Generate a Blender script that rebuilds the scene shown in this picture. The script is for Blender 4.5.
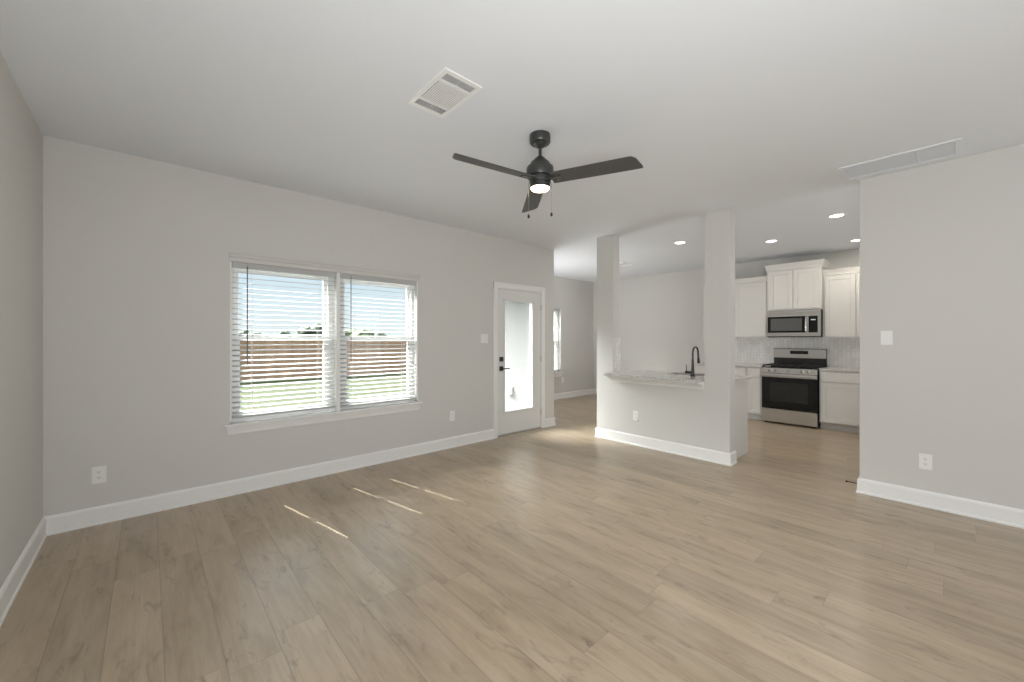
import bpy, bmesh, math, random
from mathutils import Vector, Matrix, noise
random.seed(4)
for o in list(bpy.data.objects): bpy.data.objects.remove(o)
sc = bpy.context.scene
COL = sc.collection
R = math.radians

# ------------------------------------------------------------------ camera
YAW = 0.8332; FPX = 400.52
cam = bpy.data.cameras.new('camera'); camo = bpy.data.objects.new('camera', cam); COL.objects.link(camo)
camo.location = (0, 0, 1.3452); camo.rotation_euler = (math.pi/2, 0, YAW)
cam.sensor_fit = 'HORIZONTAL'; cam.sensor_width = 36.0; cam.lens = FPX*36.0/1024
cam.shift_y = (339.09-341.0)/1024; cam.clip_start = 0.02; cam.clip_end = 2000
sc.camera = camo
# ------------------------------------------------------------------ world, sun, large lights, exposure
sc.view_settings.view_transform = 'Standard'; sc.view_settings.look = 'None'
sc.view_settings.gamma = 1.0; sc.view_settings.use_curve_mapping = False
sc.view_settings.exposure = 0.08
sc.cycles.use_denoising = True
sc.cycles.max_bounces = 10; sc.cycles.diffuse_bounces = 7; sc.cycles.glossy_bounces = 4
sc.cycles.transparent_max_bounces = 16
sc.cycles.sample_clamp_indirect = 6.0

w = bpy.data.worlds.new('sky'); sc.world = w; w.use_nodes = True
nt = w.node_tree; nt.nodes.clear()
wo = nt.nodes.new('ShaderNodeOutputWorld'); bg = nt.nodes.new('ShaderNodeBackground')
tc = nt.nodes.new('ShaderNodeTexCoord'); sp = nt.nodes.new('ShaderNodeSeparateXYZ'); rp = nt.nodes.new('ShaderNodeValToRGB')
nt.links.new(tc.outputs['Generated'], sp.inputs[0]); nt.links.new(sp.outputs['Z'], rp.inputs[0])
e = rp.color_ramp.elements
e[0].position = 0.0; e[0].color = (0.86, 0.93, 0.95, 1)
# pale at the horizon, deeper blue above it, brightened overhead to light the room
e[1].position = 0.55; e[1].color = (2.6, 3.0, 3.5, 1)
m_ = rp.color_ramp.elements.new(0.10); m_.color = (0.74, 0.87, 0.95, 1)
m_ = rp.color_ramp.elements.new(0.20); m_.color = (0.70, 0.85, 1.0, 1)
# added glow beside the sun, out of view, to brighten the room
def _m(op, a, b):
    n = nt.nodes.new('ShaderNodeMath'); n.operation = op
    for i, v in enumerate((a, b)):
        if isinstance(v, (int, float)): n.inputs[i].default_value = v
        else: nt.links.new(v, n.inputs[i])
    return n.outputs[0]
dt = nt.nodes.new('ShaderNodeVectorMath'); dt.operation = 'DOT_PRODUCT'; dt.inputs[1].default_value = (-.55, -.56, .62)
nt.links.new(tc.outputs['Generated'], dt.inputs[0])
g1 = nt.nodes.new('ShaderNodeMapRange'); g1.interpolation_type = 'SMOOTHSTEP'
for i, v in ((1, .80), (2, .97), (3, 0.0), (4, 50.0)): g1.inputs[i].default_value = v
nt.links.new(dt.outputs['Value'], g1.inputs[0])
g2 = nt.nodes.new('ShaderNodeMapRange'); g2.interpolation_type = 'SMOOTHSTEP'
for i, v in ((1, .20), (2, .36), (3, 0.0), (4, 1.0)): g2.inputs[i].default_value = v
nt.links.new(sp.outputs['Z'], g2.inputs[0])
glow = _m('MULTIPLY', g1.outputs[0], g2.outputs[0])
gv = nt.nodes.new('ShaderNodeVectorMath'); gv.operation = 'MULTIPLY_ADD'; gv.inputs[1].default_value = (1.0, 0.99, 0.96)
nt.links.new(glow, gv.inputs[0]); nt.links.new(rp.outputs[0], gv.inputs[2])
nt.links.new(gv.outputs[0], bg.inputs[0]); bg.inputs[1].default_value = 1.0
nt.links.new(bg.outputs[0], wo.inputs[0])

def lamp(name, kind, loc, energy, color=(1, 1, 1), direction=None, **kw):
    l = bpy.data.lights.new(name, kind); l.energy = energy; l.color = color
    for k, v in kw.items(): setattr(l, k, v)
    o = bpy.data.objects.new(name, l); COL.objects.link(o); o.location = loc
    if direction: o.rotation_euler = Vector(direction).to_track_quat('-Z', 'Y').to_euler()
    return o
AZ, EL = R(12), R(50.5)
lamp('sun', 'SUN', (-20, -3, 25), 15.0, (1.0, 0.975, 0.94),
     (math.cos(EL)*math.cos(AZ), math.cos(EL)*math.sin(AZ), -math.sin(EL)), angle=R(0.18))
# added fill lamps out of view, standing for no known fixture or window
LP = dict(front=74, side=24, kup=20, bounce=41, can=5.2, nup=25, nside=6)
lamp('front_fill', 'AREA', (0.55, -0.47, 1.45), LP['front'], (0.96, 0.98, 1.0), (-0.10, 1.0, 0.10), shape='RECTANGLE', size=2.4, size_y=2.2)
lamp('side_fill', 'AREA', (1.9, 4.50, 1.45), LP['side'], (0.96, 0.98, 1.0), (-0.75, -1.0, 0.10), shape='RECTANGLE', size=2.0, size_y=2.2)
lamp('bounce_fill', 'AREA', (0.55, -0.05, 1.25), LP['bounce'], (0.95, 0.975, 1.0), (-2.6, 1.9, 1.7), shape='RECTANGLE', size=1.3, size_y=0.7)
lamp('kitchen_fill', 'AREA', (1.2, 6.3, 1.0), LP['kup'], (0.98, 0.985, 1.0), (-0.5, 0, 1), shape='RECTANGLE', size=2.0, size_y=2.4)
lamp('nook_up_fill', 'AREA', (-5.1, 5.2, 0.9), LP['nup'], (0.98, 0.985, 1.0), (0.2, 0.3, 1.0), shape='RECTANGLE', size=1.2, size_y=0.8)
lamp('nook_side_fill', 'AREA', (-5.1, 4.80, 1.4), LP['nside'], (0.98, 0.985, 1.0), (0.6, 1.0, 0.0), shape='RECTANGLE', size=1.4, size_y=2.0)
# light portals in the real window openings
for nm, loc, sx, sy, d in (('window_portal', (-4.40, 1.42, 1.33), 1.8, 1.4, (1, 0, 0)),
                           ('door_portal', (-4.40, 3.93, 1.1), 0.52, 1.55, (1, 0, 0)),
                           ('nook_portal', (-6.16, 6.44, 1.29), 0.95, 1.5, (1, 0, 0))):
    p = lamp(nm, 'AREA', loc, 1, (1, 1, 1), d, shape='RECTANGLE', size=sx, size_y=sy); p.data.cycles.is_portal = True

# ------------------------------------------------------------------ materials
def new_mat(name):
    m = bpy.data.materials.new(name); m.use_nodes = True
    return m, m.node_tree, m.node_tree.nodes['Principled BSDF']
def mat(name, col, rough=0.5, metal=0.0, spec=0.5, noise_amt=0.0, noise_scale=8.0, bump=0.0, bump_scale=200.0, emis=None, estr=0.0, stretch=None):
    m, t, b = new_mat(name)
    b.inputs['Roughness'].default_value = rough; b.inputs['Metallic'].default_value = metal
    b.inputs['Specular IOR Level'].default_value = spec
    c = t.nodes.new('ShaderNodeTexCoord'); src = c.outputs['Object']
    if stretch:
        mp = t.nodes.new('ShaderNodeMapping'); mp.inputs['Scale'].default_value = stretch
        t.links.new(src, mp.inputs[0]); src = mp.outputs[0]
    n = t.nodes.new('ShaderNodeTexNoise'); n.inputs['Scale'].default_value = noise_scale; n.inputs['Detail'].default_value = 4
    t.links.new(src, n.inputs['Vector'])
    mr = t.nodes.new('ShaderNodeMapRange'); mr.inputs['To Min'].default_value = 1-noise_amt; mr.inputs['To Max'].default_value = 1+noise_amt
    t.links.new(n.outputs['Fac'], mr.inputs['Value'])
    mx = t.nodes.new('ShaderNodeVectorMath'); mx.operation = 'SCALE'; mx.inputs[0].default_value = col
    t.links.new(mr.outputs[0], mx.inputs['Scale']); t.links.new(mx.outputs[0], b.inputs['Base Color'])
    if bump:
        n2 = t.nodes.new('ShaderNodeTexNoise'); n2.inputs['Scale'].default_value = bump_scale; n2.inputs['Detail'].default_value = 2
        t.links.new(src, n2.inputs['Vector'])
        bp = t.nodes.new('ShaderNodeBump'); bp.inputs['Strength'].default_value = bump; bp.inputs['Distance'].default_value = 0.002
        t.links.new(n2.outputs['Fac'], bp.inputs['Height']); t.links.new(bp.outputs[0], b.inputs['Normal'])
    if emis:
        b.inputs['Emission Color'].default_value = (*emis, 1); b.inputs['Emission Strength'].default_value = estr
    return m
M = {}
M['wall'] = mat('greige_paint', (0.62, 0.61, 0.585), 0.75, spec=0.25, noise_amt=0.01, noise_scale=3, bump=0.12, bump_scale=90)
M['ceiling'] = mat('ceiling_paint', (0.745, 0.765, 0.79), 0.9, spec=0.1, noise_amt=0.01, noise_scale=3, bump=0.25, bump_scale=70)
M['trim'] = mat('white_trim_paint', (0.80, 0.80, 0.785), 0.35, noise_amt=0.01)
M['vinyl'] = mat('white_vinyl', (0.82, 0.83, 0.82), 0.35, noise_amt=0.01)
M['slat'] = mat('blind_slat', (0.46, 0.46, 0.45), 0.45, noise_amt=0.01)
M['cabinet'] = mat('cabinet_paint', (0.65, 0.64, 0.615), 0.38, noise_amt=0.01)
M['doorpaint'] = mat('door_paint', (0.70, 0.70, 0.68), 0.4, noise_amt=0.01)
M['plate'] = mat('white_plastic', (0.80, 0.80, 0.78), 0.3, noise_amt=0.01)
M['slot'] = mat('dark_slot', (0.03, 0.03, 0.03), 0.6)
M['black'] = mat('matte_black_metal', (0.018, 0.017, 0.016), 0.35, noise_amt=0.1, spec=0.5)
M['fanblack'] = mat('fan_black', (0.030, 0.031, 0.029), 0.32, noise_amt=0.1, spec=0.6)
M['blade'] = mat('fan_blade_charcoal', (0.065, 0.065, 0.062), 0.42, noise_amt=0.25, noise_scale=30, stretch=(1, 14, 1))
M['bladeedge'] = mat('fan_blade_dark_edge', (0.025, 0.025, 0.025), 0.42, noise_amt=0.2)
M['steel'] = mat('stainless_steel', (0.58, 0.57, 0.55), 0.3, metal=1.0, noise_amt=0.08, noise_scale=60, stretch=(1, 1, 30))
M['steel_sat'] = mat('satin_nickel', (0.65, 0.64, 0.62), 0.25, metal=1.0)
M['glassblack'] = mat('black_oven_glass', (0.006, 0.006, 0.007), 0.06, spec=0.5)
M['glassgrey'] = mat('microwave_window', (0.10, 0.10, 0.098), 0.2, spec=0.5, noise_amt=0.2, noise_scale=200)
M['iron'] = mat('cast_iron', (0.02, 0.02, 0.02), 0.6, bump=0.3, bump_scale=300)
M['display'] = mat('display', (0.02, 0.02, 0.02), 0.15)
M['digit'] = mat('display_digits', (0.3, 0.32, 0.33), 0.4, emis=(0.7, 0.85, 0.9), estr=0.5)
M['kick'] = mat('toe_kick', (0.55, 0.54, 0.52), 0.5)
M['lens'] = mat('lamp_lens', (0.9, 0.88, 0.84), 0.4, emis=(1.0, 0.95, 0.86), estr=9)
M['fanlens'] = mat('fan_lamp_lens', (0.9, 0.86, 0.8), 0.4, emis=(1.0, 0.80, 0.58), estr=5)
M['ventdark'] = mat('duct_dark', (0.10, 0.10, 0.10), 0.8)
M['wand'] = mat('clear_grey_wand', (0.12, 0.115, 0.11), 0.3)
M['cord'] = mat('blind_cord', (0.75, 0.75, 0.72), 0.7)
M['fence'] = mat('fence_boards_plain', (0.45, 0.28, 0.17), 0.8)
M['bark'] = mat('bark', (0.10, 0.08, 0.06), 0.9, noise_amt=0.3)
M['leaf'] = mat('tree_leaves', (0.045, 0.06, 0.035), 0.8, noise_amt=0.5, noise_scale=1.2)
M['leaf2'] = mat('pale_tree_leaves', (0.10, 0.12, 0.05), 0.8, noise_amt=0.4, noise_scale=1.2)
M['lawn'] = mat('lawn_grass', (0.036, 0.043, 0.021), 0.9, noise_amt=0.25, noise_scale=0.8, spec=0.1)
M['field'] = mat('field_grass', (0.042, 0.046, 0.026), 0.9, noise_amt=0.3, noise_scale=0.03, spec=0.1)
M['concrete'] = mat('patio_concrete', (0.08, 0.079, 0.074), 0.85, noise_amt=0.06, bump=0.2)
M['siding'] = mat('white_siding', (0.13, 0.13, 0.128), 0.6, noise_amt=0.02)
M['sink'] = mat('sink_steel', (0.30, 0.30, 0.30), 0.3, metal=1.0)
M['rubber'] = mat('rubber_tip', (0.6, 0.6, 0.58), 0.6)

def glass_mat():
    m = bpy.data.materials.new('window_glass'); m.use_nodes = True; t = m.node_tree; t.nodes.clear()
    o = t.nodes.new('ShaderNodeOutputMaterial'); mx = t.nodes.new('ShaderNodeMixShader')
    tr = t.nodes.new('ShaderNodeBsdfTransparent'); tr.inputs[0].default_value = (0.95, 0.965, 0.96, 1)
    gl = t.nodes.new('ShaderNodeBsdfGlossy'); gl.inputs['Roughness'].default_value = 0.02
    lw = t.nodes.new('ShaderNodeLayerWeight'); lw.inputs['Blend'].default_value = 0.5
    pw = t.nodes.new('ShaderNodeMath'); pw.operation = 'POWER'; pw.inputs[1].default_value = 4.0; t.links.new(lw.outputs['Facing'], pw.inputs[0])
    fr = t.nodes.new('ShaderNodeMath'); fr.operation = 'MULTIPLY_ADD'; fr.inputs[1].default_value = 0.5; fr.inputs[2].default_value = 0.02
    t.links.new(pw.outputs[0], fr.inputs[0])
    t.links.new(fr.outputs[0], mx.inputs[0]); t.links.new(tr.outputs[0], mx.inputs[1]); t.links.new(gl.outputs[0], mx.inputs[2])
    t.links.new(mx.outputs[0], o.inputs[0]); return m
M['glass'] = glass_mat()

class NB:  # tiny node builder
    def __init__(s, t): s.t = t
    def math(s, op, a, b=None, c=None):
        n = s.t.nodes.new('ShaderNodeMath'); n.operation = op
        for i, v in enumerate((a, b, c)):
            if v is None: continue
            if isinstance(v, (int, float)): n.inputs[i].default_value = v
            else: s.t.links.new(v, n.inputs[i])
        return n.outputs[0]
    def comb(s, x, y, z):
        n = s.t.nodes.new('ShaderNodeCombineXYZ')
        for i, v in enumerate((x, y, z)):
            if isinstance(v, (int, float)): n.inputs[i].default_value = v
            else: s.t.links.new(v, n.inputs[i])
        return n.outputs[0]
    def white(s, vec):
        n = s.t.nodes.new('ShaderNodeTexWhiteNoise'); n.noise_dimensions = '3D'; s.t.links.new(vec, n.inputs['Vector']); return n.outputs['Value']
    def noise(s, vec, scale, detail=4, rough=0.55, dist=0.0):
        n = s.t.nodes.new('ShaderNodeTexNoise'); n.inputs['Scale'].default_value = scale; n.inputs['Detail'].default_value = detail
        n.inputs['Roughness'].default_value = rough; n.inputs['Distortion'].default_value = dist
        s.t.links.new(vec, n.inputs['Vector']); return n.outputs['Fac']
    def ramp(s, fac, stops):
        n = s.t.nodes.new('ShaderNodeValToRGB'); s.t.links.new(fac, n.inputs[0]); el = n.color_ramp.elements
        el[0].position, el[0].color = stops[0][0], (*stops[0][1], 1); el[1].position, el[1].color = stops[-1][0], (*stops[-1][1], 1)
        for p, c in stops[1:-1]: q = el.new(p); q.color = (*c, 1)
        return n.outputs[0]
    def maprange(s, v, a, b, c, d):
        n = s.t.nodes.new('ShaderNodeMapRange'); s.t.links.new(v, n.inputs[0])
        for i, x in enumerate((a, b, c, d)): n.inputs[i+1].default_value = x
        return n.outputs[0]
    def scale(s, col, f):
        n = s.t.nodes.new('ShaderNodeVectorMath'); n.operation = 'SCALE'; s.t.links.new(col, n.inputs[0]); s.t.links.new(f, n.inputs['Scale']); return n.outputs[0]

def floor_mat():
    m, t, b = new_mat('oak_plank_floor'); nb = NB(t)
    tc = t.nodes.new('ShaderNodeTexCoord'); s = t.nodes.new('ShaderNodeSeparateXYZ'); t.links.new(tc.outputs['Object'], s.inputs[0])
    x, y = s.outputs['X'], s.outputs['Y']
    PW, PL = 0.19, 1.22
    ry = nb.math('DIVIDE', nb.math('SUBTRACT', y, 0.05), PW)
    row = nb.math('FLOOR', ry); fy = nb.math('FRACT', ry)
    off = nb.white(nb.comb(row, 3.7, 1.3))
    rx = nb.math('ADD', nb.math('DIVIDE', x, PL), nb.math('MULTIPLY', off, 7.0))
    idx = nb.math('FLOOR', rx); fx = nb.math('FRACT', rx)
    r1 = nb.white(nb.comb(row, idx, 0.5)); r2 = nb.white(nb.comb(row, idx, 9.5))
    # grain space, own offset per plank
    gx = nb.math('ADD', x, nb.math('MULTIPLY', r1, 37.0)); gy = nb.math('ADD', y, nb.math('MULTIPLY', r2, 53.0))
    v_long = nb.comb(nb.math('MULTIPLY', gx, 1.3), nb.math('MULTIPLY', gy, 7.0), r1)
    v_fine = nb.comb(nb.math('MULTIPLY', gx, 3.0), nb.math('MULTIPLY', gy, 75.0), r2)
    v_knot = nb.comb(nb.math('MULTIPLY', gx, 2.2), nb.math('MULTIPLY', gy, 7.5), r2)
    big = nb.noise(v_long, 1.6, 4, 0.6, 0.5); fine = nb.noise(v_fine, 1.0, 3, 0.6)
    kn = nb.noise(v_knot, 1.9, 4, 0.68, 1.2)
    base = nb.ramp(big, [(0.22, (0.272, 0.206, 0.134)), (0.42, (0.366, 0.287, 0.198)), (0.60, (0.415, 0.331, 0.236)), (0.8, (0.455, 0.371, 0.274))])
    f = nb.maprange(r1, 0, 1, 0.96, 1.12)
    f = nb.math('MULTIPLY', f, nb.maprange(fine, 0.3, 0.7, 0.93, 1.06))
    f = nb.math('MULTIPLY', f, nb.maprange(kn, 0.57, 0.78, 1.0, 0.52))
    # seams
    ey = nb.math('MINIMUM', fy, nb.math('SUBTRACT', 1.0, fy)); ex = nb.math('MINIMUM', fx, nb.math('SUBTRACT', 1.0, fx))
    sy = nb.maprange(ey, 0.0, 0.014, 0.0, 1.0); sx = nb.maprange(ex, 0.0, 0.0016, 0.0, 1.0)
    seam = nb.math('MINIMUM', sy, sx)
    f = nb.math('MULTIPLY', f, nb.maprange(seam, 0, 1, 0.62, 1.0))
    t.links.new(nb.scale(base, f), b.inputs['Base Color'])
    t.links.new(nb.maprange(fine, 0.2, 0.8, 0.27, 0.38), b.inputs['Roughness'])
    b.inputs['Specular IOR Level'].default_value = 0.6
    bp = t.nodes.new('ShaderNodeBump'); bp.inputs['Strength'].default_value = 0.25; bp.inputs['Distance'].default_value = 0.001
    h = nb.math('ADD', nb.math('MULTIPLY', seam, 1.0), nb.math('MULTIPLY', fine, 0.5))
    t.links.new(h, bp.inputs['Height']); t.links.new(bp.outputs[0], b.inputs['Normal'])
    return m
M['floor'] = floor_mat()

def granite_mat():
    m, t, b = new_mat('speckled_granite'); nb = NB(t)
    tc = t.nodes.new('ShaderNodeTexCoord'); v = tc.outputs['Object']
    n1 = nb.noise(v, 55, 5, 0.75); n2 = nb.noise(v, 9, 3, 0.6)
    base = nb.ramp(n1, [(0.26, (0.16, 0.152, 0.145)), (0.40, (0.44, 0.425, 0.405)), (0.50, (0.60, 0.585, 0.56)), (0.7, (0.72, 0.71, 0.69))])
    t.links.new(nb.scale(base, nb.maprange(n2, 0.3, 0.7, 0.8, 1.1)), b.inputs['Base Color'])
    b.inputs['Roughness'].default_value = 0.12; return m
M['granite'] = granite_mat()

def tile_mat():
    m, t, b = new_mat('white_picket_tile'); nb = NB(t)
    tc = t.nodes.new('ShaderNodeTexCoord'); s = t.nodes.new('ShaderNodeSeparateXYZ'); t.links.new(tc.outputs['Object'], s.inputs[0])
    h = nb.math('ADD', s.outputs['X'], s.outputs['Y'])
    TW, TH = 0.052, 0.105                       # upright hexagon-like pickets in offset columns
    cx = nb.math('DIVIDE', h, TW); col = nb.math('FLOOR', cx); fx = nb.math('FRACT', cx)
    cz = nb.math('ADD', nb.math('DIVIDE', s.outputs['Z'], TH), nb.math('MULTIPLY', nb.math('MODULO', col, 2.0), 0.5))
    row = nb.math('FLOOR', cz); fz = nb.math('FRACT', cz)
    ex = nb.math('MULTIPLY', nb.math('MINIMUM', fx, nb.math('SUBTRACT', 1.0, fx)), TW)
    ez = nb.math('MULTIPLY', nb.math('MINIMUM', fz, nb.math('SUBTRACT', 1.0, fz)), TH)
    g = nb.maprange(nb.math('MINIMUM', ex, ez), 0.0012, 0.003, 0.0, 1.0)
    r = nb.white(nb.comb(col, row, 1.0)); r2 = nb.white(nb.comb(col, row, 5.0))
    base = nb.ramp(g, [(0.0, (0.60, 0.59, 0.57)), (1.0, (0.78, 0.77, 0.75))])
    t.links.new(nb.scale(base, nb.maprange(r, 0, 1, 0.93, 1.06)), b.inputs['Base Color'])
    b.inputs['Roughness'].default_value = 0.1
    # each tile sits at its own slight angle
    hgt = nb.math('ADD', nb.math('MULTIPLY', g, 0.6), nb.math('ADD', nb.math('MULTIPLY', nb.math('MULTIPLY', fx, nb.math('SUBTRACT', r, 0.5)), 1.6),
                  nb.math('MULTIPLY', nb.math('MULTIPLY', fz, nb.math('SUBTRACT', r2, 0.5)), 3.0)))
    bp = t.nodes.new('ShaderNodeBump'); bp.inputs['Strength'].default_value = 0.8; bp.inputs['Distance'].default_value = 0.0015
    t.links.new(hgt, bp.inputs['Height']); t.links.new(bp.outputs[0], b.inputs['Normal'])
    return m
M['tile'] = tile_mat()

def fence_mat():
    m, t, b = new_mat('cedar_fence'); nb = NB(t)
    tc = t.nodes.new('ShaderNodeTexCoord'); s = t.nodes.new('ShaderNodeSeparateXYZ'); t.links.new(tc.outputs['Object'], s.inputs[0])
    i = nb.math('FLOOR', nb.math('DIVIDE', s.outputs['Y'], 0.14))
    r = nb.white(nb.comb(i, 2.0, 1.0))
    n = nb.noise(nb.comb(s.outputs['X'], nb.math('MULTIPLY', s.outputs['Y'], 20.0), nb.math('MULTIPLY', s.outputs['Z'], 2.0)), 1.0)
    base = nb.ramp(n, [(0.3, (0.24, 0.138, 0.078)), (0.7, (0.34, 0.21, 0.125))])
    t.links.new(nb.scale(base, nb.maprange(r, 0, 1, 0.8, 1.15)), b.inputs['Base Color']); b.inputs['Roughness'].default_value = 0.8
    return m
M['fence'] = fence_mat()

# ------------------------------------------------------------------ mesh helpers
def box(bm, x0, x1, y0, y1, z0, z1, mtx=None):
    vs = [bm.verts.new((x, y, z)) for x in (x0, x1) for y in (y0, y1) for z in (z0, z1)]
    for f in ((0, 1, 3, 2), (4, 6, 7, 5), (0, 4, 5, 1), (2, 3, 7, 6), (0, 2, 6, 4), (1, 5, 7, 3)):
        bm.faces.new([vs[i] for i in f])
    if mtx is not None:
        for v in vs: v.co = mtx @ v.co
def lathe(bm, prof, n=32, mtx=None):          # prof: (r,z) pairs bottom/top in any order, revolved about Z
    rings = []
    for r, z in prof:
        if r < 1e-6: rings.append([bm.verts.new((0, 0, z))])
        else: rings.append([bm.verts.new((r*math.cos(2*math.pi*i/n), r*math.sin(2*math.pi*i/n), z)) for i in range(n)])
    for a, b_ in zip(rings, rings[1:]):
        for i in range(n):
            j = (i+1) % n
            if len(a) == 1 and len(b_) == 1: continue
            if len(a) == 1: bm.faces.new((a[0], b_[i], b_[j]))
            elif len(b_) == 1: bm.faces.new((a[i], a[j], b_[0]))
            else: bm.faces.new((a[i], a[j], b_[j], b_[i]))
    if mtx is not None:
        for rg in rings:
            for v in rg: v.co = mtx @ v.co
def cyl(bm, p0, p1, r, n=16, r1=None):
    p0, p1 = Vector(p0), Vector(p1); d = p1-p0; q = d.to_track_quat('Z', 'Y').to_matrix().to_4x4()
    lathe(bm, [(0, 0), (r, 0), (r if r1 is None else r1, d.length), (0, d.length)], n, Matrix.Translation(p0) @ q)
def tube(bm, pts, rad, n=12):
    pts = [Vector(p) for p in pts]; rings = []
    rads = rad if isinstance(rad, (list, tuple)) else [rad]*len(pts)
    up = Vector((1, 0, 0))
    for i, p in enumerate(pts):
        d = (pts[min(i+1, len(pts)-1)]-pts[max(i-1, 0)]).normalized()
        a = d.cross(up)
        if a.length < 1e-3: a = d.cross(Vector((0, 1, 0)))
        a.normalize(); b_ = d.cross(a)
        rings.append([bm.verts.new(p+rads[i]*(a*math.cos(2*math.pi*k/n)+b_*math.sin(2*math.pi*k/n))) for k in range(n)])
    for a, b_ in zip(rings, rings[1:]):
        for k in range(n): bm.faces.new((a[k], a[(k+1) % n], b_[(k+1) % n], b_[k]))
    bm.faces.new(rings[0]); bm.faces.new(rings[-1])
def sweep(bm, prof, path, closed=False):
    """profile (out, z) pairs carried along a 2-D path with mitred corners; 'out' is to the left of travel"""
    P = [Vector(p) for p in path]; n = len(P); rings = []
    for i in range(n):
        if i == 0: d = (P[1]-P[0]).normalized(); nn = Vector((-d.y, d.x)); k = 1
        elif i == n-1: d = (P[-1]-P[-2]).normalized(); nn = Vector((-d.y, d.x)); k = 1
        else:
            d0 = (P[i]-P[i-1]).normalized(); d1 = (P[i+1]-P[i]).normalized()
            n0 = Vector((-d0.y, d0.x)); n1 = Vector((-d1.y, d1.x)); nn = (n0+n1).normalized(); k = 1/max(0.2, nn.dot(n0))
        rings.append([bm.verts.new((P[i].x+nn.x*o*k, P[i].y+nn.y*o*k, z)) for o, z in prof])
    m = len(prof)
    for a, b_ in zip(rings, rings[1:]):
        for k in range(m): bm.faces.new((a[k], a[(k+1) % m], b_[(k+1) % m], b_[k]))
    bm.faces.new(rings[0]); bm.faces.new(rings[-1])
def prism(bm, pts, axis, a0, a1):             # polygon extruded along axis 'x','y','z'
    def mk(p, a):
        return {'x': (a, p[0], p[1]), 'y': (p[0], a, p[1]), 'z': (p[0], p[1], a)}[axis]
    A = [bm.verts.new(mk(p, a0)) for p in pts]; B = [bm.verts.new(mk(p, a1)) for p in pts]
    bm.faces.new(A); bm.faces.new(B); n = len(pts)
    for i in range(n): bm.faces.new((A[i], A[(i+1) % n], B[(i+1) % n], B[i]))
def make(name, fn, m, parent=None, loc=None, rotz=0, bevel=0.0, smooth=False, segs=2, kind=None, label=None, cat=None, group=None):
    bm = bmesh.new(); fn(bm) if callable(fn) else None
    bmesh.ops.recalc_face_normals(bm, faces=bm.faces)
    me = bpy.data.meshes.new(name); bm.to_mesh(me); bm.free()
    o = bpy.data.objects.new(name, me); COL.objects.link(o); me.materials.append(M[m] if isinstance(m, str) else m)
    if loc: o.location = loc
    if rotz: o.rotation_euler = (0, 0, rotz)
    if parent: o.parent = parent
    if smooth:
        for p in me.polygons: p.use_smooth = True
        try: me.set_sharp_from_angle(angle=R(35))
        except Exception: pass
    if bevel:
        bv = o.modifiers.new('bevel', 'BEVEL'); bv.width = bevel; bv.segments = segs; bv.limit_method = 'ANGLE'; bv.angle_limit = R(40)
        bv.harden_normals = False
    if kind: o['kind'] = kind
    if label: o['label'] = label
    if cat: o['category'] = cat
    if group: o['group'] = group
    return o
def thing(name, label, cat, loc=(0, 0, 0), rotz=0, group=None):
    o = bpy.data.objects.new(name, None); o.empty_display_size = 0.1; COL.objects.link(o)
    o.location = loc; o.rotation_euler = (0, 0, rotz); o['label'] = label; o['category'] = cat
    if group: o['group'] = group
    return o
def dup(root, loc, label, rotz=None, group=None):
    r = root.copy(); COL.objects.link(r); r.location = loc; r['label'] = label
    if rotz is not None: r.rotation_euler = (0, 0, rotz)
    if group: r['group'] = group
    for ch in [c for c in bpy.data.objects if c.parent == root]:
        c = ch.copy(); COL.objects.link(c); c.parent = r
        for g in [q for q in bpy.data.objects if q.parent == ch]:
            d = g.copy(); COL.objects.link(d); d.parent = c
    return r
def B(*boxes):
    def f(bm):
        for b_ in boxes: box(bm, *b_)
    return f

# ------------------------------------------------------------------ the room
XW, YL, YH, YE = -4.184, -0.532, 4.58, 4.686
XE, YB, XN, H = 3.0, 8.10, -5.95, 2.74
YR, XR = 4.616, -0.550
HX0, HX1, HC0, HC1, YP = -3.302, -1.596, -3.044, -1.857, 4.735
S = 'structure'
make('floor', B((-4.334, XE+.15, YL-.15, 4.55, -.12, 0), (-6.10, XE+.15, 4.55, YB+.15, -.12, 0)), 'floor', kind=S)
make('ceiling', B((-4.334, XE+.15, YL-.15, 4.55, H, H+.2), (-6.10, XE+.15, 4.55, YB+.15, H, H+.2)), 'ceiling', kind=S)
make('wall_left', B((-4.334, XE+.15, YL-.15, YL, 0, H)), 'wall', kind=S)
# window wall with its window and door openings
WY0, WY1, WZ0, WZ1 = 0.522, 2.322, 0.612, 2.018
DY0, DY1, DZ1 = 3.52, 4.41, 2.06
make('wall_window', B((-4.334, XW, YL, WY0, 0, H), (-4.334, XW, WY0, WY1, 0, WZ0), (-4.334, XW, WY0, WY1, WZ1, H),
     (-4.334, XW, WY1, DY0, 0, H), (-4.334, XW, DY0, DY1, DZ1, H), (-4.334, XW, DY1, 4.55, 0, H), (-4.334, XW, 4.55, YE, 0, H)), 'wall', kind=S)
make('wall_nook', B((-6.10, -4.334, 4.55, YE, 0, H)), 'wall', kind=S)
NY0, NY1, NZ0, NZ1 = 6.00, 6.90, 0.60, 2.03
make('wall_outer', B((-6.10, XN, YE, NY0, 0, H), (-6.10, XN, NY0, NY1, 0, NZ0), (-6.10, XN, NY0, NY1, NZ1, H), (-6.10, XN, NY1, YB, 0, H)), 'wall', kind=S)
make('wall_back', B((-6.10, XE+.15, YB, YB+.15, 0, H)), 'wall', kind=S)
make('wall_east', B((XE, XE+.15, YL, YB, 0, H)), 'wall', kind=S)
make('wall_right', B((XR, XE, YR, YR+.12, 0, H)), 'wall', kind=S, bevel=0.004)
def part(bm):
    prism(bm, [(HX0, 0), (HX1, 0), (HX1, H), (HC1, H), (HC1, .868), (HC0, .868), (HC0, H), (HX0, H)], 'y', YH, YP)
make('wall_partition', part, 'wall', kind=S)

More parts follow.
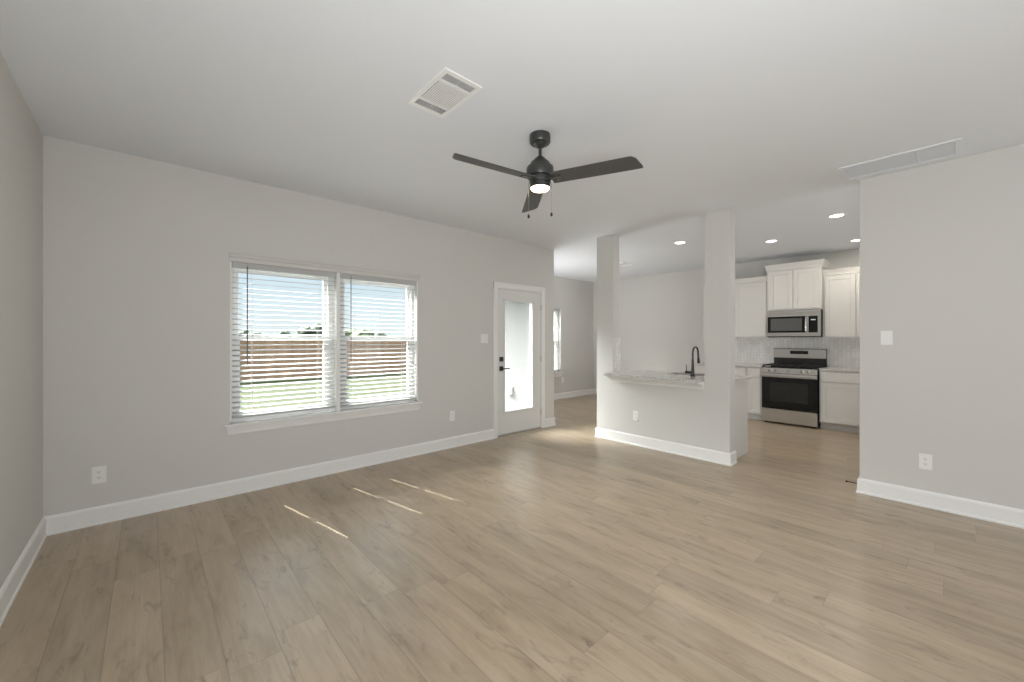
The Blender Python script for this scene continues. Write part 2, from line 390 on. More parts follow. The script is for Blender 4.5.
# baseboards
BBP = [(0, 0), (.022, 0), (.022, .012), (.015, .020), (.015, .112), (.011, .122), (.004, .13), (0, .13)]
def bb(name, *paths):
    def f(bm):
        for p in paths: sweep(bm, BBP, p)
    make(name, f, 'trim', kind=S)
bb('baseboard_left', [(XE, YL), (XW, YL)][::-1])
bb('baseboard_window', [(XW, 3.463), (XW, YL)])
bb('baseboard_corner', [(-4.334, YE), (XW, YE), (XW, 4.471)])
bb('baseboard_partition', [(HX1, YP), (HX1, YH), (HX0, YH), (HX0, YP)])
bb('baseboard_right', [(XE, YR), (XR, YR), (XR, YR+.12)])
bb('baseboard_outer', [(-3.22, YB), (XN, YB), (XN, YE), (-4.334, YE)])

# ------------------------------------------------------------------ window 1 (twin single-hung unit)
def frame(bm, x0, x1, y0, y1, z0, z1, w_, wb=None):
    wb = wb or w_
    box(bm, x0, x1, y0, y0+w_, z0, z1); box(bm, x0, x1, y1-w_, y1, z0, z1)
    box(bm, x0, x1, y0+w_, y1-w_, z0, z0+wb); box(bm, x0, x1, y0+w_, y1-w_, z1-w_, z1)
def win_unit(bm, xo, y0, y1, z0, z1, zm):
    frame(bm, xo, xo+.075, y0, y1, z0, z1, .045, .05)
    frame(bm, xo+.035, xo+.065, y0+.045, y1-.045, z0+.05, zm+.018, .038)       # lower sash
    frame(bm, xo+.008, xo+.034, y0+.045, y1-.045, zm-.02, z1-.045, .032)       # upper sash
    box(bm, xo+.065, xo+.075, (y0+y1)/2-.03, (y0+y1)/2+.03, zm+.0, zm+.016)    # sash lock
def w1(bm):
    win_unit(bm, -4.334, WY0, 1.395, WZ0, WZ1, 1.352); win_unit(bm, -4.334, 1.456, WY1, WZ0, WZ1, 1.352)
win1 = make('window_1', lambda bm: (w1(bm), box(bm, -4.334, -4.258, 1.395, 1.456, WZ0, WZ1)), 'vinyl', kind=S, bevel=.002)
make('pane', B((-4.288, -4.284, .60, 1.315, .72, 1.335), (-4.315, -4.311, .60, 1.315, 1.36, 1.945),
               (-4.288, -4.284, 1.54, 2.245, .72, 1.335), (-4.315, -4.311, 1.54, 2.245, 1.36, 1.945)), 'glass', parent=win1)
# painted jamb liner, centre post, stool, apron and head cap
make('trim_1', B((-4.258, XW+.002, 1.408, 1.442, WZ0+.004, WZ1)), 'trim', kind=S)
make('trim_2', B((-4.258, XW+.001, WY0-.0, WY0+.012, WZ0+.02, WZ1), (-4.258, XW+.001, WY1-.012, WY1, WZ0+.02, WZ1)), 'trim', kind=S)
def stool(bm):
    box(bm, -4.258, XW, WY0, WY1, .597, .616)
    box(bm, XW, XW+.045, .480, 2.366, .597, .616)
make('window_stool', stool, 'trim', kind=S, bevel=.004)
def apron(bm):
    prism(bm, [(XW, .525), (XW+.014, .525), (XW+.016, .560), (XW+.030, .590), (XW+.034, .617), (XW, .617)], 'y', .505, 2.340) if False else None
    prof = [(XW, .525), (XW+.014, .525), (XW+.017, .550), (XW+.026, .578), (XW+.032, .597), (XW, .597)]
    A = []; Bv = []
    for x, z in prof:
        k = (z-.525)/.092*.016
        A.append(bm.verts.new((x, .508-k, z))); Bv.append(bm.verts.new((x, 2.335+k, z)))
    bm.faces.new(A); bm.faces.new(Bv)
    for i in range(len(A)): bm.faces.new((A[i], A[(i+1) % 6], Bv[(i+1) % 6], Bv[i]))
make('trim_3', apron, 'trim', kind=S)
def headcap(bm):
    prof = [(XW, 2.016), (XW+.014, 2.016), (XW+.014, 2.048), (XW+.026, 2.058), (XW+.032, 2.076), (XW+.040, 2.080), (XW+.040, 2.090), (XW, 2.090)]
    A = []; Bv = []
    for x, z in prof:
        k = max(0, (x-XW-.014))*.3
        A.append(bm.verts.new((x, .514-k, z))); Bv.append(bm.verts.new((x, 2.334+k, z)))
    bm.faces.new(A); bm.faces.new(Bv); n = len(A)
    for i in range(n): bm.faces.new((A[i], A[(i+1) % n], Bv[(i+1) % n], Bv[i]))
make('trim_4', headcap, 'wall', kind=S)

# nook window
def w2(bm): win_unit(bm, -6.10, NY0, NY1, NZ0, NZ1, 1.30)
win2 = make('window_2', w2, 'vinyl', kind=S, bevel=.002)
make('pane', B((-6.054, -6.050, NY0+.08, NY1-.08, .69, 1.285), (-6.081, -6.077, NY0+.08, NY1-.08, 1.31, 1.965)), 'glass', parent=win2)
make('trim_5', B((-6.02, XN, NY0, NY1, NZ0-.02, NZ0+.01), (XN, XN+.045, NY0-.04, NY1+.04, NZ0-.02, NZ0+.01), (XN, XN+.015, NY0-.02, NY1+.02, NZ0-.10, NZ0-.02)), 'trim', kind=S, bevel=.003)

# ------------------------------------------------------------------ blinds
def blind(name, label, group, xc, y0, y1, ztop, zbot, wand_y, tilt=11.0, pitch=.0455):
    """2-inch slats with cord route holes, headrail, bottom rail, ladders and tilt wand; local origin at centre bottom"""
    t = thing(name, label, 'window blind', (xc, (y0+y1)/2, zbot), 0, group)
    L = y1-y0; hy = L/2; zt = ztop-zbot
    lad = [-hy+.155, 0, hy-.155] if L > 1.2 else [-hy+.155, hy-.155]
    make('headrail', lambda bm: (box(bm, -.028, .024, -hy, hy, zt-.042, zt), box(bm, .024, .030, -hy, hy, zt-.052, zt)), 'slat', t, bevel=.002)
    def slats(bm):
        n = int((zt-.06)/pitch); T = Matrix.Rotation(R(tilt), 4, 'Y'); w_, th, ha, hb = .025, .0014, .0125, .0075
        for i in range(n):
            Z = .045+i*pitch
            if Z > zt-.055: break
            mt = Matrix.Translation((0, 0, Z)) @ T
            ys = [-hy+.004]
            for l in lad: ys += [l-hb, l+hb]
            ys.append(hy-.004)
            for k in range(len(ys)-1):
                if k % 2 == 0: box(bm, -w_, w_, ys[k], ys[k+1], -th, th, mt)
                else:
                    box(bm, -w_, -ha, ys[k], ys[k+1], -th, th, mt); box(bm, ha, w_, ys[k], ys[k+1], -th, th, mt)
    make('slats', slats, 'slat', t)
    make('bottom_rail', B((-.026, .026, -hy+.003, hy-.003, 0, .018)), 'slat', t, bevel=.003)
    def cords(bm):
        for l in lad:
            for sx in (-.0275, .0275): cyl(bm, (sx, l-.007, .01), (sx, l-.007, zt-.04), .0009, 6)
    make('ladder_cord', cords, 'cord', t)
    if wand_y is not None:
        wy = wand_y-(y0+y1)/2
        wd = make('wand', lambda bm: cyl(bm, (.036, wy, zt-.90), (.034, wy, zt-.03), .0045, 8), 'wand', t, smooth=True)
        make('hook', lambda bm: tube(bm, [(.030, wy, zt-.012), (.040, wy, zt-.018), (.040, wy, zt-.032), (.034, wy, zt-.040)], .002, 8), 'steel_sat', wd)
    return t
G = 'white two-inch blinds on the living room window'
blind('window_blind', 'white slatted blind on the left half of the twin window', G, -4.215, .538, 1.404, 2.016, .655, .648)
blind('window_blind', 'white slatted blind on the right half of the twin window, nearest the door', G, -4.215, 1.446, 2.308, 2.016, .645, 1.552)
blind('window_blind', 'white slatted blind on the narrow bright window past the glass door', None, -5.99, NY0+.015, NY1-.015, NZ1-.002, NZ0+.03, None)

# ------------------------------------------------------------------ exterior door 1
def casing(bm):
    w_ = .062
    prof = [(0, 0), (w_, 0), (w_, .010), (w_-.010, .016), (.016, .012), (0, .010)]
    def piece(pts):  # closed list of (y,z,x) rings
        pass
    x0 = XW
    for a, b_ in (((DY0+.005, 'l')), ((DY1-.005, 'r'))):
        sgn = -1 if b_ == 'l' else 1
        pr = [(x0, a), (x0+.010, a), (x0+.014, a+sgn*.02), (x0+.018, a+sgn*(w_-.008)), (x0+.012, a+sgn*w_), (x0, a+sgn*w_)]
        prism(bm, pr, 'z', 0, DZ1+.062 if False else DZ1+.06)
    pr = [(x0, DZ1-.005), (x0+.010, DZ1-.005), (x0+.014, DZ1+.018), (x0+.019, DZ1+.055), (x0+.012, DZ1+.066), (x0, DZ1+.066)]
    A = [bm.verts.new((x, DY0+.005-w_, z)) for x, z in pr]; C = [bm.verts.new((x, DY1-.005+w_, z)) for x, z in pr]
    bm.faces.new(A); bm.faces.new(C)
    for i in range(6): bm.faces.new((A[i], A[(i+1) % 6], C[(i+1) % 6], C[i]))
make('trim_6', casing, 'trim', kind=S)
JY0, JY1 = DY0+.018, DY1-.018
make('trim_7', B((-4.334, XW, DY0, JY0, 0, DZ1), (-4.334, XW, JY1, DY1, 0, DZ1), (-4.334, XW, JY0, JY1, DZ1-.018, DZ1)), 'trim', kind=S)
make('threshold', B((-4.34, XW+.01, JY0, JY1, 0.0, .022)), 'steel_sat', kind=S, bevel=.003)
SY0, SY1, SZ0, SZ1 = JY0+.003, JY1-.003, .026, DZ1-.021
GY0, GY1, GZ0, GZ1 = 3.668, 4.212, .335, 1.885
XD0, XD1 = -4.238, -4.194
def slab(bm):
    box(bm, XD0, XD1, SY0, GY0-.0, SZ0, SZ1); box(bm, XD0, XD1, GY1, SY1, SZ0, SZ1)
    box(bm, XD0, XD1, GY0, GY1, SZ0, GZ0); box(bm, XD0, XD1, GY0, GY1, GZ1, SZ1)
door = make('door_1', slab, 'doorpaint', kind=S)
def lite(bm):
    for x0, x1, sg in ((XD1, XD1+.012, 1), (XD0-.012, XD0, -1)):
        w_ = .032
        for yy0, yy1, zz0, zz1 in ((GY0-w_, GY0+.006, GZ0-w_, GZ1+w_), (GY1-.006, GY1+w_, GZ0-w_, GZ1+w_),
                                   (GY0+.006, GY1-.006, GZ0-w_, GZ0+.006), (GY0+.006, GY1-.006, GZ1-.006, GZ1+w_)):
            box(bm, x0, x1, yy0, yy1, zz0, zz1)
make('lite_frame', lite, 'doorpaint', door, bevel=.005)
make('door_glass', B((-4.219, -4.213, GY0, GY1, GZ0, GZ1)), 'glass', door)
def dbolt(bm): box(bm, XD1, XD1+.012, 3.578, 3.642, 1.036, 1.100); cyl(bm, (XD1+.012, 3.61, 1.068), (XD1+.022, 3.61, 1.068), .014, 16); box(bm, XD1+.020, XD1+.034, 3.606, 3.614, 1.052, 1.084)
make('deadbolt', dbolt, 'black', door, bevel=.0015)
def lever(bm):
    box(bm, XD1, XD1+.010, 3.578, 3.642, .905, .970); cyl(bm, (XD1+.01, 3.61, .938), (XD1+.045, 3.61, .938), .011, 16)
    box(bm, XD1+.040, XD1+.055, 3.600, 3.728, .930, .946)
make('door_handle', lever, 'black', door, bevel=.002)
for z in (.25, 1.05, 1.82):
    make('hinge', lambda bm: (cyl(bm, (XD1+.006, SY1+.004, z-.045), (XD1+.006, SY1+.004, z+.045), .006, 10)), 'steel_sat', door)

# ------------------------------------------------------------------ outlets and switches (local: face toward -Y)
def outlet(loc, rz, label, s=1.0):
    t = thing('wall_outlet', label, 'outlet', loc, rz, 'white wall outlets')
    make('cover_plate', lambda bm: box(bm, -.038*s, .038*s, -.006, 0, -.062*s, .062*s), 'plate', t, bevel=.003)
    for z in (-.020, .020):
        r = make('receptacle', lambda bm: box(bm, -.017, .017, -.0085, -.005, z-.0145, z+.0145), 'plate', t, bevel=.004)
        make('slots', lambda bm: (box(bm, -.008, -.0055, -.009, -.0083, z-.001, z+.008), box(bm, .0055, .008, -.009, -.0083, z-.001, z+.007), box(bm, -.0022, .0022, -.009, -.0083, z-.009, z-.0045)), 'slot', r)
    return t
def switch(loc, rz, label, gangs=1):
    t = thing('light_switch', label, 'light switch', loc, rz)
    W_ = .038+.023*(gangs-1)
    make('cover_plate', lambda bm: box(bm, -W_, W_, -.006, 0, -.060, .060), 'plate', t, bevel=.003)
    for g in range(gangs):
        c = (g-(gangs-1)/2)*.046
        r = make('rocker', lambda bm: prism(bm, [(-.004, -.033), (-.0085, -.033), (-.0055, .033), (-.004, .033)], 'x', c-.0165, c+.0165), 'plate', t, bevel=.001)
    return t
EAST = R(90)   # local -Y faces +X
outlet((XW, -.264, .357), EAST, 'white wall outlet near the far left corner, left of the window')
outlet((XW, 2.794, .392), EAST, 'small white wall outlet low between the window and the glass door')
outlet((-2.702, YH, .372), 0, 'white outlet on the half wall below the pass-through counter')
outlet((-.147, YR, .363), 0, 'white outlet low on the right-hand wall, under the switch')
switch((XW, 3.303, 1.353), EAST, 'double rocker switch plate beside the glass door', 2)
switch((-.376, YR, 1.355), 0, 'white single rocker switch on the right-hand wall', 1)
outlet((XN, 6.95, .42), EAST, 'faint white outlet below the narrow bright window past the door')
outlet((-1.01, YB-.012, 1.13), 0, 'white outlet on the tile backsplash right of the stove')

# ------------------------------------------------------------------ door stops
def stop(loc, d, label):
    t = thing('door_stop', label, 'door stop', loc, 0, 'black rod door stops')
    d = Vector(d)
    make('rod', lambda bm: (cyl(bm, (0, 0, 0), d*.006, .012, 14), cyl(bm, (0, 0, 0), d*.075, .0042, 10)), 'black', t, smooth=True)
    make('tip', lambda bm: cyl(bm, d*.072, d*.086, .0075, 12), 'black', t)
stop((XR-.015, YR+.05, .062), (-1, 0, 0), 'black rod door stop on the baseboard end of the right-hand wall')
stop((XW-.05, YE+.015, .062), (0, 1, 0), 'black rod door stop on the baseboard corner just past the glass door')

# ------------------------------------------------------------------ ceiling fan
FX, FY = -1.898, 1.984
fan = thing('ceiling_fan', 'black three-blade ceiling fan with lit warm round light', 'ceiling fan', (FX, FY, H))
make('canopy', lambda bm: lathe(bm, [(0, 0), (.070, 0), (.071, -.010), (.071, -.050), (.066, -.058), (.048, -.062), (.042, -.070), (.028, -.082), (.016, -.088), (0, -.088)], 40), 'fanblack', fan, smooth=True)
fan_drop = .018
make('downrod', lambda bm: cyl(bm, (0, 0, -.17), (0, 0, -.09), .0115, 20), 'fanblack', fan, smooth=True)
make('motor_housing', lambda bm: lathe(bm, [(0, -.150), (.022, -.150), (.030, -.156), (.050, -.178), (.066, -.192), (.071, -.208), (.075, -.214), (.088, -.220), (.093, -.228), (.094, -.282), (.091, -.288), (0, -.288)], 48), 'fanblack', fan, smooth=True)
make('blade_hub', lambda bm: lathe(bm, [(0, -.288), (.074, -.288), (.076, -.304), (.072, -.330), (0, -.330)], 40), 'fanblack', fan, smooth=True)
lk = make('light_kit', lambda bm: lathe(bm, [(0, -.330), (.062, -.330), (.069, -.334), (.070, -.362), (.067, -.364), (.065, -.356), (0, -.356)], 40), 'fanblack', fan, smooth=True)
make('lens', lambda bm: lathe(bm, [(0, -.350), (.064, -.352), (.065, -.364), (.059, -.374), (.040, -.381), (.018, -.384), (0, -.3845)], 40), 'fanlens', lk, smooth=True)
def blade(bm):
    # local X outward, pitch about X; lower (left) edge, upper (right) edge
    st = [(.082, .060, 0), (.20, .062, 0), (.45, .065, 0), (.607, .066, 0), (.625, .066, .010), (.640, .066, .030), (.654, .066, .070), (.668, .066, .112)]
    T = Matrix.Rotation(R(-13), 4, 'X'); rows = []
    for x, hw, tipk in st:
        h2 = hw-tipk
        pts = [(-h2, .000), ((hw-h2)/2, 0.0), (hw, 0.0)]
        top = [(hw, .006), ((hw-h2)/2, .006), (-h2, .006)]
        rows.append([bm.verts.new(T @ Vector((x, y, z))) for y, z in pts+top])
    for a, b_ in zip(rows, rows[1:]):
        for k in range(6): bm.faces.new((a[k], a[(k+1) % 6], b_[(k+1) % 6], b_[k]))
    bm.faces.new(rows[0]); bm.faces.new(rows[-1])
def iron(bm):
    T = Matrix.Rotation(R(-13), 4, 'X')
    box(bm, .060, .150, -.020, .020, -.004, .004)
    box(bm, .085, .150, -.030, .030, -.0035, -.0003, T)
for a in (-98.5, 22, 141.5):
    bl = make('blade', blade, 'blade', fan, loc=(0, 0, -.310), rotz=R(a), bevel=.0015)
    ir = make('blade_bracket', iron, 'fanblack', bl, bevel=.001)
    def scr(bm):
        T = Matrix.Rotation(R(-13), 4, 'X')
        for x, y in ((.125, -.020), (.125, .020), (.142, 0)): lathe(bm, [(0, -.0075), (.005, -.0065), (.006, -.0045), (0, -.0045)], 12, T @ Matrix.Translation((x, y, 0)))
    make('screw', scr, 'steel_sat', bl)
for k, sgn in ((0, -1), (1, 1)):
    cx_, cy_ = sgn*.078*math.cos(YAW), sgn*.078*math.sin(YAW)
    zb = -.545 if sgn < 0 else -.532
    def ch(bm):
        tube(bm, [(cx_*.85, cy_*.85, -.318), (cx_*.97, cy_*.97, -.325), (cx_, cy_, -.34), (cx_, cy_, zb)], .0012, 6)
    c = make('pull_chain', ch, 'steel_sat', fan)
    make('pull_knob', lambda bm: lathe(bm, [(0, .014), (.004, .012), (.008, .002), (.009, -.006), (.005, -.013), (0, -.015)], 16, Matrix.Translation((cx_, cy_, zb-.01))), 'fanblack', c, smooth=True)
0 and lamp('fan_lamp', 'POINT', (FX, FY, H-.50), 1.5, (1.0, .78, .52), shadow_soft_size=.05)

# ------------------------------------------------------------------ ceiling registers and return grille
def register(name, loc, label, sx=.41, sy=.245, rotz=0):
    t = thing(name, label, 'air vent', loc, rotz)
    make('frame', lambda bm: [box(bm, *b_) for b_ in ((-sx/2, sx/2, -sy/2, -sy/2+.028, -.008, 0), (-sx/2, sx/2, sy/2-.028, sy/2, -.008, 0),
         (-sx/2, -sx/2+.03, -sy/2+.028, sy/2-.028, -.008, 0), (sx/2-.03, sx/2, -sy/2+.028, sy/2-.028, -.008, 0),
         (-sx/2+.088, -sx/2+.108, -sy/2+.028, sy/2-.028, -.008, 0), (sx/2-.108, sx/2-.088, -sy/2+.028, sy/2-.028, -.008, 0))] and None, 'trim', t, bevel=.002)
    make('duct_backing', B((-sx/2+.02, sx/2-.02, -sy/2+.02, sy/2-.02, -.0018, -.0008)), 'ventdark', t)
    for x0, sg in ((-sx/2+.032, 55), (sx/2-.086, 62)):
        def ends(bm):
            for i in range(5):
                x = x0+.006+i*.0108
                box(bm, -.0045, .0045, -sy/2+.028, sy/2-.028, -.0005, .0005, Matrix.Translation((x, 0, -.006)) @ Matrix.Rotation(R(sg), 4, 'Y'))
            box(bm, x0+.003, x0+.052, -.001, .001, -.0040, -.0030)
        make('end_louvers', ends, 'trim', t)
    def mid(bm):
        n = 15
        for i in range(n):
            y = -sy/2+.036+(sy-.072)*i/(n-1)
            box(bm, -sx/2+.108, sx/2-.108, -.0056, .0056, -.0005, .0005, Matrix.Translation((0, y, -.007)) @ Matrix.Rotation(R(6), 4, 'X'))
    make('centre_louvers', mid, 'trim', t)
    make('damper_lever', B((sx/2-.085, sx/2-.078, -.01, .02, -.013, -.007)), 'trim', t)
    return t
register('ceiling_vent', (-1.954, 1.250, H), 'white ceiling air register with two dark louver bands, left of the fan')
register('ceiling_vent', (-4.12, 6.53, H), 'small ceiling air register seen just past the left column', rotz=R(90))
gr = thing('return_air_grille', 'long pale return air grille on the ceiling above the right-hand wall', 'air grille', (-.295, 4.345, H))
GX, GYY = .675, .36
make('frame', B((-GX/2, GX/2, -GYY/2, -GYY/2+.03, -.010, 0), (-GX/2, GX/2, GYY/2-.03, GYY/2, -.010, 0), (-GX/2, -GX/2+.03, -GYY/2+.03, GYY/2-.03, -.010, 0),
     (GX/2-.03, GX/2, -GYY/2+.03, GYY/2-.03, -.010, 0), (.11, .122, -GYY/2+.03, GYY/2-.03, -.010, 0)), 'ceiling', gr, bevel=.002)
def gl(bm):
    n = 24
    for i in range(n):
        y = -GYY/2+.036+(GYY-.072)*i/(n-1)
        box(bm, -GX/2+.03, GX/2-.03, -.0046, .0046, -.0006, .0006, Matrix.Translation((0, y, -.006)) @ Matrix.Rotation(R(8), 4, 'X'))
make('louvers', gl, 'ceiling', gr)
make('duct_backing', B((-GX/2+.02, GX/2-.02, -GYY/2+.02, GYY/2-.02, -.0018, -.0008)), M['ceiling'], gr)

# ------------------------------------------------------------------ recessed lights
def can(loc, label):
    t = thing('recessed_light', label, 'ceiling light', loc, 0, 'recessed kitchen ceiling lights')
    make('trim_ring', lambda bm: lathe(bm, [(.062, -.003), (.070, -.007), (.086, -.006), (.090, -.001), (.090, 0), (.062, 0)], 40), 'trim', t, smooth=True)
    make('lens', lambda bm: lathe(bm, [(0, -.0035), (.063, -.0035), (.063, -.0005), (0, -.0005)], 40), 'lens', t)
    lamp('recessed_lamp', 'AREA', (loc[0], loc[1], H-.03), LP['can'], (1.0, .92, .80), (0, 0, -1), shape='DISK', size=.12)
can((-2.649, 5.69, H), 'recessed ceiling light seen between the two columns')
can((-1.735, 6.56, H), 'recessed ceiling light just right of the right column, above the stove')
can((-.880, 5.75, H), 'recessed ceiling light nearest the right-hand wall, the largest looking')
can((-.905, 7.39, H), 'recessed ceiling light half hidden at the right-hand wall edge')

# ------------------------------------------------------------------ kitchen cabinets (local: face toward -Y, origin at back-left-bottom)
def shaker(bm, x0, x1, z0, z1, y, rail=.057, th=.02):
    box(bm, x0, x0+rail, y-th, y, z0, z1); box(bm, x1-rail, x1, y-th, y, z0, z1)
    box(bm, x0+rail, x1-rail, y-th, y, z0, z0+rail); box(bm, x0+rail, x1-rail, y-th, y, z1-rail, z1)
    box(bm, x0+rail, x1-rail, y-th+.010, y, z0+rail, z1-rail)
def base_cab(x0, x1, label, doors=1):
    t = thing('base_cabinet', label, 'cabinet', (x0, YB, 0), 0, 'white base cabinets')
    W_ = x1-x0; D = .67
    make('body', B((0, W_, -D, -.014, .105, .875)), 'cabinet', t)
    make('toe_kick', B((0, W_, -D+.075, -.02, 0, .105)), 'kick', t)
    make('drawer', lambda bm: box(bm, .022, W_-.022, -D-.02, -D, .718, .858), 'cabinet', t, bevel=.003)
    for d in range(doors):
        a = .022+d*(W_-.044)/doors; b_ = a+(W_-.044)/doors-(.010 if doors > 1 else 0)
        make('door', lambda bm: shaker(bm, a, b_, .120, .695, -D), 'cabinet', t, bevel=.002)
def wall_cab(x0, x1, z0, z1, D, doors, label, crown=.07, ends='lr'):
    t = thing('wall_cabinet', label, 'cabinet', (x0, YB, z0), 0, 'white wall cabinets')
    W_ = x1-x0; hh = z1-z0
    make('body', B((0, W_, -D, 0, 0, hh)), 'cabinet', t)
    for d in range(doors):
        g_ = .030; a = g_+d*(W_-2*g_+.012)/doors; b_ = a+(W_-2*g_+.012)/doors-.012
        make('door', lambda bm: shaker(bm, a, b_, .022, hh-.050, -D), 'cabinet', t, bevel=.002)
    pr = [(0, hh-.035), (.012, hh-.03), (.014, hh-.005), (.032, hh+crown-.018), (.036, hh+crown-.014), (.036, hh+crown), (0, hh+crown)]
    path = []
    if 'r' in ends: path.append((W_, 0))
    path += [(W_, -D), (0, -D)]
    if 'l' in ends: path.append((0, 0))
    pr = [(-o, z) for o, z in pr]
    make('crown_moulding', lambda bm: sweep(bm, pr, path[::-1]) , 'cabinet', t)
def fix(): pass
base_cab(-1.340, -.835, 'white base cabinet right of the stove with one drawer over one door')
base_cab(-.832, -.30, 'white base cabinet at the right end, mostly hidden by the right-hand wall')
base_cab(-2.32, -2.100, 'narrow white base cabinet directly left of the stove')
base_cab(-3.16, -2.323, 'white base cabinet seen through the opening, behind the bar counter', 2)
wall_cab(-2.085, -1.358, 1.812, 2.50, .43, 2, 'raised white double-door cabinet above the microwave', .075)
wall_cab(-1.355, -.560, 1.365, 2.355, .36, 2, 'tall white wall cabinet right of the microwave', .055, '')
wall_cab(-2.64, -2.088, 1.365, 2.355, .36, 1, 'tall white wall cabinet directly left of the microwave', .055, '')
wall_cab(-3.16, -2.643, 1.365, 2.355, .36, 1, 'white wall cabinet mostly hidden behind the right column', .055, 'l')

make('kitchen_countertop', B((-1.342, -.30, YB-.70, YB-.002, .878, .910)), 'granite', bevel=.004, label='speckled granite countertop right of the stove', cat='countertop')
make('kitchen_countertop', B((-3.17, -2.098, YB-.70, YB-.002, .878, .910)), 'granite', bevel=.004, label='speckled granite countertop left of the stove, behind the faucet', cat='countertop')
make('wall_tile', B((-3.16, -.30, YB-.012, YB, .90, 1.42), (-2.095, -1.345, YB-.012, YB, .4, .92), (-2.083, -1.36, YB-.012, YB, 1.42, 1.80)), 'tile', kind=S)

# ------------------------------------------------------------------ range
RX0, RX1, RYF = -2.090, -1.350, YB-.74
rg = thing('gas_range', 'stainless steel gas range with black oven door and backguard', 'stove', ((RX0+RX1)/2, YB-.02, 0))
w2_ = (RX1-RX0)/2-.006; D = .70
make('body', B((-w2_, w2_, -D+.03, -.01, .03, .895)), 'black', rg)
for fx_, fy_ in ((-1, -D+.08), (1, -D+.08), (-1, -.08), (1, -.08)):
    make('foot', lambda bm: cyl(bm, (fx_*(w2_-.04), fy_, 0), (fx_*(w2_-.04), fy_, .032), .015, 10), 'black', rg)
make('storage_drawer', B((-w2_, w2_, -D-.010, -D+.03, .032, .235)), 'steel', rg, bevel=.004)
od = make('oven_door', B((-w2_, w2_, -D-.012, -D+.03, .242, .800)), 'glassblack', rg, bevel=.004)
make('door_band', B((-w2_, w2_, -D-.014, -D-.012, .742, .800)), 'steel', od)
make('window', B((-w2_+.11, w2_-.11, -D-.0135, -D-.012, .36, .66)), 'display', od)
def hnd(bm):
    cyl(bm, (-w2_+.03, -D-.055, .772), (w2_-.03, -D-.055, .772), .012, 14)
    for sx in (-1, 1): box(bm, sx*(w2_-.06)-.012, sx*(w2_-.06)+.012, -D-.055, -D-.012, .764, .780)
make('handle', hnd, 'steel', od, smooth=True)
make('control_panel', lambda bm: prism(bm, [(-D-.016, .806), (-D-.006, .888), (-D+.03, .888), (-D+.03, .806)], 'x', -w2_, w2_), 'steel', rg)
for kx in (-.255, -.175, 0, .175, .255):
    k = make('knob', lambda bm: (cyl(bm, (kx, -D-.010, .847), (kx, -D-.020, .846), .024, 20), cyl(bm, (kx, -D-.020, .846), (kx, -D-.042, .844), .019, 20)), 'steel_sat', rg, smooth=True)
    make('pointer', lambda bm: box(bm, kx-.0025, kx+.0025, -D-.043, -D-.041, .845, .862), 'black', k)
make('cooktop', B((-w2_, w2_, -D-.006, -.065, .888, .903)), 'glassblack', rg, bevel=.003)
for bx, by, br in ((-.24, -.52, .045), (-.24, -.22, .038), (0, -.37, .05), (.24, -.52, .05), (.24, -.22, .035)):
    make('burner', lambda bm: lathe(bm, [(0, .918), (br*.8, .918), (br, .912), (br, .903), (0, .903)], 24, Matrix.Translation((bx, by, 0))), 'iron', rg, smooth=True)
for gx in (-.245, 0, .245):
    def grate(bm):
        x0, x1, y0, y1 = gx-.118, gx+.118, -D+.03, -.085
        for xx in (x0, x1-.012, gx-.006): box(bm, xx, xx+.012, y0, y1, .922, .934)
        for yy in (y0, y1-.012, (y0+y1)/2-.006, y0+.15, y1-.16): box(bm, x0, x1, yy, yy+.012, .922, .934)
        for xx in (x0, x1-.014):
            for yy in (y0, y1-.014): box(bm, xx, xx+.014, yy, yy+.014, .903, .924)
    make('grate', grate, 'iron', rg, bevel=.001)
bgd = make('backguard', B((-w2_, w2_, -.060, 0, .895, 1.185)), 'black', rg, bevel=.004)
make('panel', B((-w2_+.004, w2_-.004, -.066, -.060, 1.030, 1.178)), 'steel', bgd, bevel=.002)
dp = make('display', B((-.125, .125, -.068, -.066, 1.095, 1.150)), 'display', bgd)

# ------------------------------------------------------------------ microwave
mw = thing('microwave', 'stainless over-the-range microwave with dark window and curved handle', 'microwave', (-1.7215, YB-.005, 1.378))
MW, MD, MH = .3595, .45, .428
make('body', B((-MW, MW, -MD, 0, 0, MH)), 'black', mw, bevel=.003)
make('front_panel', B((-MW, MW, -MD-.022, -MD, .012, MH-.004)), 'steel', mw, bevel=.004)
make('window', B((-MW+.012, MW-.175, -MD-.025, -MD-.022, .070, .330)), 'glassblack', mw)
make('window_screen', B((-MW+.055, MW-.235, -MD-.0258, -MD-.025, .100, .300)), 'glassgrey', mw)
cp = make('control_panel', B((MW-.150, MW-.035, -MD-.025, -MD-.022, .070, .330)), 'glassblack', mw)
make('digits', B((MW-.120, MW-.062, -MD-.0258, -MD-.025, .262, .276)), 'digit', cp)
make('vent_grille', B(*[(-MW+.02, MW-.02, -MD-.024, -MD-.020, .352+i*.011, .357+i*.011) for i in range(5)]), 'steel_sat', mw)
make('handle', lambda bm: tube(bm, [(MW-.178, -MD-.02, .080), (MW-.178, -MD-.055, .095), (MW-.178, -MD-.066, .20), (MW-.178, -MD-.055, .305), (MW-.178, -MD-.02, .320)], .012, 12), 'steel_sat', mw, smooth=True)

